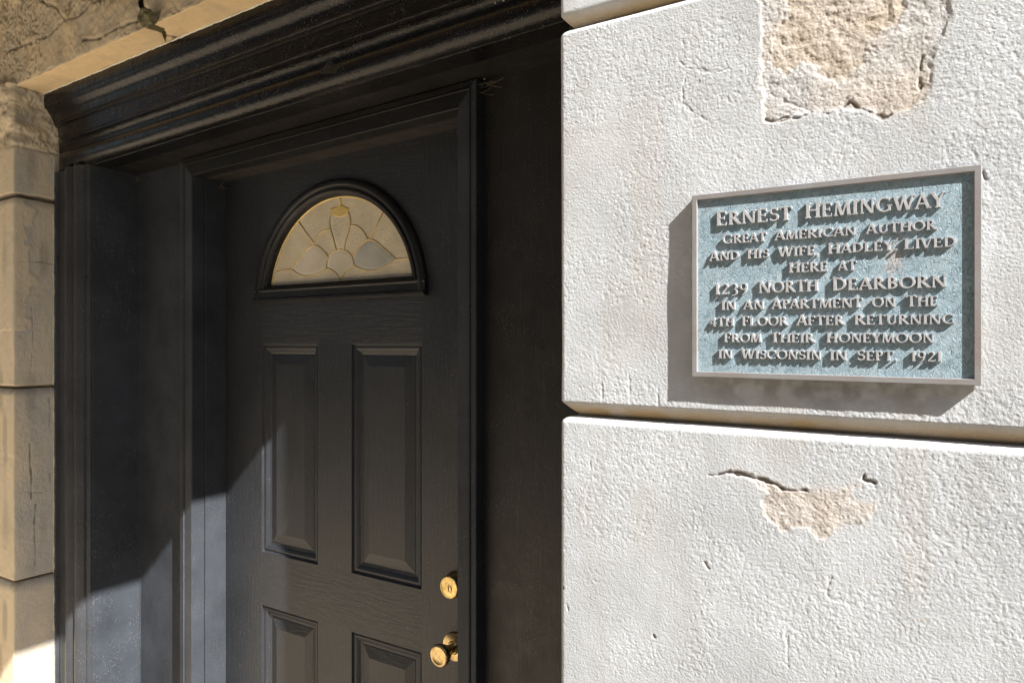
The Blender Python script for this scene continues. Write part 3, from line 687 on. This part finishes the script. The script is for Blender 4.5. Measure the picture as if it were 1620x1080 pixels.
# ------------------------------------------------------------------ memorial plaque
DPL = D0 - .0135
cTL, cTR, cBL, cBR = at(1094.6, 309.3, DPL), at(1554.7, 259.6, DPL), at(1094.6, 595.4, DPL), at(1551.8, 610, DPL)
plq = empty("memorial_plaque", (cTL+cBR)/2); top(plq, "blue-green metal plaque with raised capital lettering and grey border on sunlit wall", "plaque")
X0, X1 = cTL.x, (cTR.x+cBR.x)/2; Zt_, Zb_ = (cTL.z+cTR.z)/2, (cBL.z+cBR.z)/2; SH = -.0085
XC = (X0+X1)/2
def pp(x, z, d): return (x, d, z + SH*(x-XC))
def rect(x0, x1, z0, z1, d): return [pp(x0, z0, d), pp(x1, z0, d), pp(x1, z1, d), pp(x0, z1, d)]
BW = .0072; BACK = D0 - .0018
mb = MB()
rings = [rect(X0, X1, Zb_, Zt_, BACK), rect(X0, X1, Zb_, Zt_, DPL+.0006), rect(X0+.0006, X1-.0006, Zb_+.0006, Zt_-.0006, DPL), rect(X0+BW-.0004, X1-BW+.0004, Zb_+BW-.0004, Zt_-BW+.0004, DPL), rect(X0+BW, X1-BW, Zb_+BW, Zt_-BW, DPL+.0004), rect(X0+BW+.0004, X1-BW-.0004, Zb_+BW+.0004, Zt_-BW-.0004, DPL+.0046)]
mb.loft(rings, closed=True, cap=False)
M_bord = None
def border_mat():
    m, t, b = mat("weathered_bronze_border"); co = coords(t)
    n = noise(t, co, 12, 4, .6); n2 = noise(t, co, 60, 3, .6, 0, (1, 1, 10))
    c = mix(t, ramp(t, n, [(.38, 0.0), (.62, 1.0)]), (.285, .24, .215), (.325, .318, .315))
    c = mix(t, ramp(t, n2, [(.4, 0.0), (.8, .4)]), c, (.40, .38, .365))
    t.links.new(c, b.inputs["Base Color"]); b.inputs["Roughness"].default_value = .5; b.inputs["Metallic"].default_value = .25
    t.links.new(bump(t, noise(t, co, 500, 3), .0002, .6), b.inputs["Normal"]); return m
def field_mat():
    m, t, b = mat("verdigris_field"); co = coords(t)
    ns = noise(t, co, 40, 4, .6); ad = nd(t, "ShaderNodeMix", data_type='VECTOR'); 
    nv = nd(t, "ShaderNodeTexNoise"); nv.inputs["Scale"].default_value = 55; t.links.new(co, nv.inputs["Vector"])
    mv = nd(t, "ShaderNodeVectorMath", operation='SCALE'); mv.inputs["Scale"].default_value = .022; t.links.new(nv.outputs["Color"], mv.inputs[0])
    av = nd(t, "ShaderNodeVectorMath", operation='ADD'); t.links.new(co, av.inputs[0]); t.links.new(mv.outputs[0], av.inputs[1])
    mp = nd(t, "ShaderNodeMapping"); mp.inputs["Rotation"].default_value = (0, R(35), 0); mp.inputs["Scale"].default_value = (1.5, 1, .9); t.links.new(av.outputs[0], mp.inputs[0])
    def ridge(scale, dist, vec, wd):
        n = noise(t, mp.outputs[0], scale, 3, .55, dist, vec)
        su = nd(t, "ShaderNodeMath", operation='SUBTRACT'); su.inputs[1].default_value = .5; t.links.new(n, su.inputs[0])
        ab = nd(t, "ShaderNodeMath", operation='ABSOLUTE'); t.links.new(su.outputs[0], ab.inputs[0])
        return ramp(t, ab.outputs[0], [(0.0, 0.0), (wd*.45, .75), (wd, 1.0)])
    r1 = ridge(62, .5, (1.5, 1, .8), .035); r2 = ridge(95, .8, (.8, 1, 1.5), .035)
    crease = mix(t, 1.0, r1, r2, 'MULTIPLY'); fine = ridge(190, .6, (1, 1, 1), .05)
    c = mix(t, ramp(t, ns, [(.35, 0.0), (.65, 1.0)]), (.265, .365, .412), (.34, .428, .466))
    # pale mineral run below the third line of lettering
    q = at(1415, 412, D0)
    sb = nd(t, "ShaderNodeVectorMath", operation='SUBTRACT'); sb.inputs[1].default_value = q; t.links.new(co, sb.inputs[0])
    ms = nd(t, "ShaderNodeVectorMath", operation='MULTIPLY'); ms.inputs[1].default_value = (70, 0, 26); t.links.new(sb.outputs[0], ms.inputs[0])
    ln = nd(t, "ShaderNodeVectorMath", operation='LENGTH'); t.links.new(ms.outputs[0], ln.inputs[0])
    su = nd(t, "ShaderNodeMath", operation='MULTIPLY_ADD'); su.inputs[1].default_value = 2.2; t.links.new(noise(t, co, 90, 4, .7), su.inputs[0]); t.links.new(ln.outputs["Value"], su.inputs[2])
    c = mix(t, ramp(t, su.outputs[0], [(.85, .75), (1.0, 0.55)][:1] + [(1.35, 0.0)]) if False else ramp(t, su.outputs[0], [(.0, .8), (1.0, .35)]), c, (.45, .40, .36)) if False else c
    mr = nd(t, "ShaderNodeMapRange"); mr.inputs["From Min"].default_value = 1.3; mr.inputs["From Max"].default_value = 2.0; mr.inputs["To Min"].default_value = .7; mr.inputs["To Max"].default_value = 0
    t.links.new(su.outputs[0], mr.inputs["Value"])
    c = mix(t, mr.outputs[0], c, (.46, .41, .38))
    c = mix(t, ramp(t, crease, [(0.0, .38), (.8, 0.0)]), c, (.12, .165, .18))
    t.links.new(c, b.inputs["Base Color"]); b.inputs["Roughness"].default_value = .55; b.inputs["Specular IOR Level"].default_value = .4
    n1 = bump(t, crease, .0007, .9); n1 = bump(t, fine, .0003, .7, n1); n1 = bump(t, noise(t, co, 300, 3), .0003, .6, n1)
    t.links.new(n1, b.inputs["Normal"]); return m
bo = mb.build("border", border_mat(), plq)
DF = DPL + .0042                                   # field surface
mb = MB(); mb.loft([rect(X0+.001, X1-.001, Zb_+.001, Zt_-.001, BACK+.0003), rect(X0+BW-.001, X1-BW+.001, Zb_+BW-.001, Zt_-BW+.001, DF)], closed=True)
mb.build("field", field_mat(), plq)

# lettering: roman capitals from thick and thin strokes
TK, TN = .18, .10
def L(x0, y0, x1, y1, wd=TK): return [('q', x0, y0, x1, y1, wd)]
def SF(x, y, hw=.13): return [('q', x-hw, y, x+hw, y, .075)]
def ST_(x, y0=0, y1=1, wd=TK, b=True, t_=True, hw=.15):
    o = L(x, y0, x, y1, wd)
    if b: o += SF(x, y0+.0375, hw)
    if t_: o += SF(x, y1-.0375, hw)
    return o
def AR(cx, cy, rx, ry, a0, a1, tk=TK, tn=TN): return [('a', cx, cy, rx, ry, a0, a1, tk, tn)]
GL = {
 'A': (L(.06,.02,.37,1.02,TN) + L(.36,1.04,.70,.02,TK) + L(.16,.34,.58,.34,TN) + SF(.07,.0375,.11) + SF(.70,.0375,.14), .78),
 'B': (ST_(.16,hw=.11) + AR(.24,.745,.25,.215,-90,90) + AR(.24,.27,.31,.23,-90,90) + L(.16,.96,.26,.96,TN) + L(.16,.515,.26,.515,TN) + L(.16,.04,.26,.04,TN), .66),
 'C': (AR(.47,.5,.40,.46,48,312) + L(.735,.72,.735,.97,.07) + L(.735,.06,.735,.24,.06), .82),
 'D': (ST_(.16,hw=.11) + AR(.26,.5,.47,.455,-90,90) + L(.16,.955,.28,.955,TN) + L(.16,.045,.28,.045,TN), .82),
 'E': (ST_(.16,hw=.12) + L(.16,.96,.55,.96,.075) + L(.16,.515,.48,.515,.075) + L(.16,.04,.58,.04,.075) + L(.54,.99,.54,.80,.065) + L(.47,.62,.47,.41,.06) + L(.575,.0,.60,.22,.065), .66),
 'F': (ST_(.16,hw=.14) + L(.16,.96,.54,.96,.075) + L(.16,.50,.46,.50,.075) + L(.53,.99,.53,.80,.065) + L(.45,.61,.45,.39,.06), .60),
 'G': (AR(.47,.5,.40,.46,48,318) + L(.735,.74,.735,.97,.07) + L(.75,.06,.75,.42,.14) + SF(.75,.43,.13), .90),
 'H': (ST_(.16) + ST_(.70) + L(.2,.51,.68,.51,TN), .86),
 'I': (ST_(.18), .36),
 'L': (ST_(.16) + L(.16,.04,.58,.04,.075) + L(.57,.0,.60,.24,.065), .64),
 'M': (L(.12,.02,.20,1.0,TN) + L(.20,1.02,.50,.02,TK) + L(.50,.02,.80,1.0,TN) + L(.81,1.0,.90,.02,TK) + SF(.12,.0375,.11) + SF(.90,.0375,.13) + SF(.18,.9625,.10) + SF(.84,.9625,.10), 1.02),
 'N': (L(.15,.02,.15,1.0,TN) + L(.14,1.0,.74,.0,TK) + L(.74,.0,.74,1.0,TN) + SF(.15,.0375,.11) + SF(.13,.9625,.10) + SF(.74,.9625,.11), .88),
 'O': (AR(.47,.5,.40,.46,0,360), .94),
 'P': (ST_(.16,hw=.14) + AR(.24,.72,.28,.24,-90,90) + L(.16,.96,.26,.96,TN) + L(.16,.48,.26,.48,TN), .60),
 'R': (ST_(.16,hw=.13) + AR(.24,.735,.27,.225,-90,90) + L(.16,.96,.26,.96,TN) + L(.16,.51,.26,.51,TN) + L(.32,.52,.70,.03,TK) + SF(.72,.0375,.08), .76),
 'S': (AR(.30,.735,.205,.225,40,270,.13,.10) + AR(.30,.285,.225,.245,-140,90,.15,.10) + L(.47,.76,.47,.98,.06) + L(.09,.03,.09,.24,.06), .58),
 'T': (ST_(.36,t_=False) + L(.04,.96,.68,.96,.075) + L(.055,.99,.045,.79,.065) + L(.665,.99,.675,.79,.065), .72),
 'U': (L(.17,.34,.17,1.0,TK) + L(.66,.34,.66,1.0,TN) + AR(.415,.34,.245,.295,180,360,TK,TN) + SF(.17,.9625) + SF(.66,.9625,.11), .82),
 'V': (L(.08,1.0,.38,.0,TK) + L(.38,.0,.68,1.0,TN) + SF(.09,.9625) + SF(.68,.9625,.11), .76),
 'W': (L(.08,1.0,.34,.0,TK) + L(.34,.0,.58,.98,TN) + L(.52,1.0,.80,.0,TK) + L(.80,.0,1.05,1.0,TN) + SF(.09,.9625) + SF(.54,.9625,.12) + SF(1.05,.9625,.11), 1.12),
 'Y': (L(.06,1.0,.36,.47,TK) + L(.36,.47,.66,1.0,TN) + L(.36,.0,.36,.50,TK) + SF(.36,.0375,.15) + SF(.07,.9625,.12) + SF(.66,.9625,.11), .72),
 '1': (ST_(.18,t_=False,hw=.13) + L(.18,.97,.05,.86,.08), .38),
 '2': (AR(.27,.72,.21,.23,-25,165,.14,.09) + L(.45,.63,.08,.06,.10) + L(.05,.05,.54,.05,.11) + L(.53,.03,.56,.20,.06), .62),
 '3': (AR(.22,.70,.20,.24,-70,150,.13,.09) + AR(.20,.16,.26,.29,-110,85,.15,.09), .58),
 '9': (AR(.28,.66,.215,.285,0,360,.14,.09) + AR(.04,.62,.46,.78,-72,5,.13,.07), .62),
 '4': (L(.42,.0,.42,1.0,.14) + L(.40,.98,.06,.32,.08) + L(.04,.30,.62,.30,.09) + SF(.42,.0375,.13), .66),
 ',': (L(.12,.10,.12,-.02,.13) + L(.13,.02,.06,-.16,.07), .28),
 '.': (L(.05,.06,.19,.06,.13), .26),
}
def stroke_polys(st):
    if st[0] == 'q':
        _, x0, y0, x1, y1, wd = st; dx, dy = x1-x0, y1-y0; l = math.hypot(dx, dy); nx, ny = -dy/l*wd/2, dx/l*wd/2
        return [[(x0+nx, y0+ny), (x0-nx, y0-ny), (x1-nx, y1-ny), (x1+nx, y1+ny)]]
    _, cx, cy, rx, ry, a0, a1, tk, tn = st; n = max(8, int(abs(a1-a0)/14)); o, i_ = [], []
    for k in range(n+1):
        a = R(a0 + (a1-a0)*k/n); c, s = math.cos(a), math.sin(a); wd = tn + (tk-tn)*abs(c)**1.3
        o.append((cx + (rx+wd*.42)*c, cy + (ry+tn*.42)*s)); i_.append((cx + (rx-wd*.58)*c, cy + (ry-tn*.58)*s))
    return [[o[k], i_[k], i_[k+1], o[k+1]] for k in range(n)] , o, i_
M_let = None
def letter_mat():
    m, t, b = mat("pale_bronze_lettering"); co = coords(t); n = noise(t, co, 160, 4, .6)
    c = ramp(t, n, [(.3, (.40, .385, .38)), (.7, (.56, .545, .54))])
    c = mix(t, ramp(t, noise(t, co, 30, 3, .6), [(.62, 0.0), (.8, .5)]), c, (.40, .30, .24))
    t.links.new(c, b.inputs["Base Color"]); b.inputs["Roughness"].default_value = .5; b.inputs["Metallic"].default_value = .1
    t.links.new(bump(t, n, .0002, .6), b.inputs["Normal"]); return m
M_let = letter_mat()
DL = DF - .0035
LINES = [
 ((1132.9,357.4,336.8), (1494.8,327,303.3), [("ERNEST",1132.9,1252.6), ("HEMINGWAY",1273.9,1494.8)]),
 ((1143.3,385.8,372.0), (1481.5,362.6,347.6), [("GREAT",1143.3,1212), ("AMERICAN",1226,1354), ("AUTHOR",1370.4,1481.5)]),
 ((1122.7,412.8,398.8), (1512.6,389.3,374.2), [("AND",1122.7,1168.9), ("HIS",1182.4,1215.7), ("WIFE,",1231,1296), ("HADLEY,",1310,1421), ("LIVED",1430.4,1512.6)]),
 ((1248.2,431.2,417.0), (1354.8,427,411.6), [("HERE",1248.2,1309.4), ("AT",1326,1354.8)]),
 ((1131.5,465.7,448.3), (1497.8,453.8,435), [("1239",1131.5,1183.4), ("NORTH",1200,1294.4), ("DEARBORN",1317,1497.8)]),
 ((1141.2,490,476.6), (1484.5,483.7,467.4), [("IN",1141.2,1163.8), ("AN",1176.4,1208.6), ("APARTMENT",1221.2,1364), ("ON",1379.8,1416.8), ("THE",1434,1484.5)]),
 ((1123.6,515.7,502.2), (1511.2,512,496.2), [("4TH",1123.6,1161), ("FLOOR",1174,1245.6), ("AFTER",1260.6,1335), ("RETURNING",1352,1511.2)]),
 ((1145.7,541,527.7), (1478,542,526.8), [("FROM",1145.7,1204), ("THEIR",1219,1288), ("HONEYMOON",1307.8,1478)]),
 ((1136.5,566.4,553.4), (1490.8,571.6,555.4), [("IN",1136.5,1158), ("WISCONSIN",1173,1299), ("IN",1313,1339.7), ("SEPT.",1356,1420), ("1921",1442,1490.8)]),
]
for (lx, lb, lt), (rx, rb, rt), words in LINES:
    mb = MB(); jit = 0
    pL, pR = at(lx, lb, DL), at(rx, rb, DL); hgt = .5*((at(lx, lt, DL).z-pL.z) + (at(rx, rt, DL).z-pR.z))
    for wtxt, x0, x1 in words:
        wx0, wx1 = at(x0, 450, DL).x, at(x1, 450, DL).x
        adv = []; pen = 0
        for k, ch in enumerate(wtxt):
            s_ = 1.10 if (k == 0 and ch.isalpha() and len(wtxt) > 2) else 1.0
            adv.append((ch, pen, s_)); pen += GL[ch][1]*s_ + .055
        pen -= .055; sx = (wx1-wx0)/(pen - .04)
        for ch, p0, s_ in adv:
            for st in GL[ch][0]:
                r_ = stroke_polys(st); jit = (jit + 1) % 9; dj = DL - jit*.00003
                def W(p, d, ): 
                    X = wx0 + (p0 + p[0]*s_ - .02)*sx; return (X, d, pL.z + (pR.z-pL.z)*(X-pL.x)/(pR.x-pL.x) + p[1]*s_*hgt)
                if isinstance(r_, tuple):
                    _, o, i_ = r_; closed = abs(abs(st[6]-st[5]) - 360) < 1
                    rings = []
                    for k in range(len(o)):
                        co_, ci = o[k], i_[k]; mx = ((co_[0]+ci[0])/2, (co_[1]+ci[1])/2)
                        to = (mx[0]+(co_[0]-mx[0])*.80, mx[1]+(co_[1]-mx[1])*.80); ti = (mx[0]+(ci[0]-mx[0])*.80, mx[1]+(ci[1]-mx[1])*.80)
                        rings.append([W(co_, DF+.0004), W(co_, dj+.0007), W(to, dj), W(ti, dj), W(ci, dj+.0007), W(ci, DF+.0004)])
                    mb.loft(rings, closed=True, cap=not closed)
                else:
                    q = r_[0]; cx = sum(p[0] for p in q)/4; cy = sum(p[1] for p in q)/4; wd = st[5]
                    e = min(.02, wd*.14)
                    def ins(p): 
                        dx, dy = cx-p[0], cy-p[1]; l = math.hypot(dx, dy); return (p[0]+dx/l*e*1.4, p[1]+dy/l*e*1.4)
                    mb.loft([[W(p, DF+.0004) for p in q], [W(p, dj+.0007) for p in q], [W(ins(p), dj) for p in q]], closed=True)
    mb.build("text_line", M_let, plq)

# ------------------------------------------------------------------ cobwebs in the corners of the timber
def web(name, c, n, spread, label, seed):
    rg = random.Random(seed); mb = MB()
    for k in range(n):
        a = Vector(c) + Vector((rg.uniform(-.9, .7)*spread, rg.uniform(-.02, .004), rg.uniform(-.5, .12)*spread))
        b_ = Vector(c) + Vector((rg.uniform(-1, 1.6)*spread, rg.uniform(-.03, .0), rg.uniform(-.8, .25)*spread))
        m_ = (a+b_)/2 + Vector((rg.uniform(-.2, .2)*spread, -.004, rg.uniform(-.35, .05)*spread))
        mb.tube([a*(1-t)**2 + m_*2*t*(1-t) + b_*t*t for t in [i/8 for i in range(9)]], rg.uniform(.00018, .00042), 4)
    for k in range(n//3):
        p = Vector(c) + Vector((rg.uniform(-.5, .5)*spread, rg.uniform(-.02, 0), rg.uniform(-.5, .1)*spread)); s_ = rg.uniform(.0006, .0018)
        mb.box(p.x-s_, p.x+s_, p.y-s_, p.y+s_, p.z-s_*.6, p.z+s_*.6)
    return top(mb.build(name, M_web), label, "cobweb", "cobwebs in the corners of the timber")
web("cobweb", (XI+.012, DP-.012, zb(XI)-.004), 16, .05, "dusty cobweb in the upper corner where reveal meets flat panel", 1)
web("cobweb", (xi0+.010, DD-.010, zi(xi0)-.006), 12, .035, "small dusty cobweb at the upper left corner of the door", 2)
web("cobweb", (xo1+.014, DP-.012, zb(xo1)-.008), 6, .05, "wispy cobweb at the upper right mitre of the door frame", 3)
web("cobweb", (XI-.01, DI-.012, zb(XI)-.003), 7, .03, "thin cobweb under the bead at the top of the left moulding", 4)

# ------------------------------------------------------------------ balcony overhead (outside the frame; shades the doorway) and an added light-stop wall behind
ZB = H + 1.25; XB = -2.236 + (1.25 + .7596)/.93
bal = empty("balcony", (-2, .5, ZB)); top(bal, "stone balcony slab overhead that throws the slanting shadow across the doorway", "balcony")
M_bal = plain("balcony_stone", (.20, .165, .12), .9, .002, 60)
mb = MB(); mb.box(-4.6, XB, .12, 1.32, ZB, ZB+.14); o = mb.build("slab", M_bal, bal)
mb = MB(); mb.box(-4.55, XB-.05, .17, 1.32, ZB+.142, ZB+.9); mb.build("parapet", M_bal, bal)
mb = MB(); mb.box(-4.6, 1.3, 1.45, 1.65, 0, ZB+.9); o = mb.build("leak_wall", plain("leak_wall_plain", (.25, .22, .18), .9, .001, 40)); top(o, "plain wall added behind the doorway to stop sky light leaking", "wall")  # added close behind the door to keep sky light out
mb = MB(); mb.box(XL+.001, XA-.001, .92, 1.46, .004, .028); o = mb.build("doorstep", plain("worn_step", (.26, .23, .19), .9, .002, 60)); top(o, "worn stone doorstep below the front door", "doorstep"); bevel(o, .006, 3)

# ------------------------------------------------------------------ townhouses across the street (behind the camera; they close the street's far side)
M_br = []
for k, (c1, c2) in enumerate((((.26, .12, .075), (.20, .09, .06)), ((.33, .24, .15), (.27, .19, .12)), ((.22, .11, .075), (.17, .085, .06)))):
    m, t, b = mat("street_brick"); co = coords(t)
    mp = nd(t, "ShaderNodeMapping"); mp.inputs["Rotation"].default_value = (R(90), 0, 0); t.links.new(co, mp.inputs[0])
    br = nd(t, "ShaderNodeTexBrick"); br.inputs["Scale"].default_value = 1; br.inputs["Brick Width"].default_value = .22; br.inputs["Row Height"].default_value = .075; br.inputs["Mortar Size"].default_value = .008
    br.inputs["Color1"].default_value = (*c1, 1); br.inputs["Color2"].default_value = (*c2, 1); br.inputs["Mortar"].default_value = (.3, .27, .22, 1)
    t.links.new(mp.outputs[0], br.inputs["Vector"]); t.links.new(br.outputs[0], b.inputs["Base Color"]); b.inputs["Roughness"].default_value = .9; M_br.append(m)
M_win = plain("dark_window_glass", (.02, .022, .025), .08); M_trim = plain("limestone_trim", (.45, .40, .32), .9)
for k, (x0, x1, hh) in enumerate(((-27, -13, 12.5), (-12.9, -1.0, 14.0), (-.9, 12, 11.5), (12.1, 27, 13.0))):
    hs = empty("townhouse", ((x0+x1)/2, -15, 0))
    top(hs, ("red brick townhouse across the street, far left behind the camera", "buff brick townhouse across the street, tallest of the row", "dark brick townhouse across the street, lowest of the row", "red brick townhouse across the street, far right behind the camera")[k], "townhouse", "townhouses across the street")
    mb = MB(); mb.box(x0, x1, -26, -15, 0, hh); mb.build("facade", M_br[k % 3], hs)
    mb = MB(); mb.box(x0-.1, x1+.1, -15.2, -14.6, hh+.003, hh+.5); mb.build("roof_cornice", M_trim, hs)
    n = int((x1-x0)/2.6)
    for i in range(n):
        for j in range(3):
            cx = x0 + (i+.5)*(x1-x0)/n; z = 1.4 + j*3.6
            mb = MB(); mb.box(cx-.55, cx+.55, -15.05, -14.97, z, z+2.0); wn = mb.build("window", M_win, hs)
            mb = MB(); mb.box(cx-.7, cx+.7, -15.1, -14.9, z-.16, z-.003); mb.build("sill", M_trim, wn)
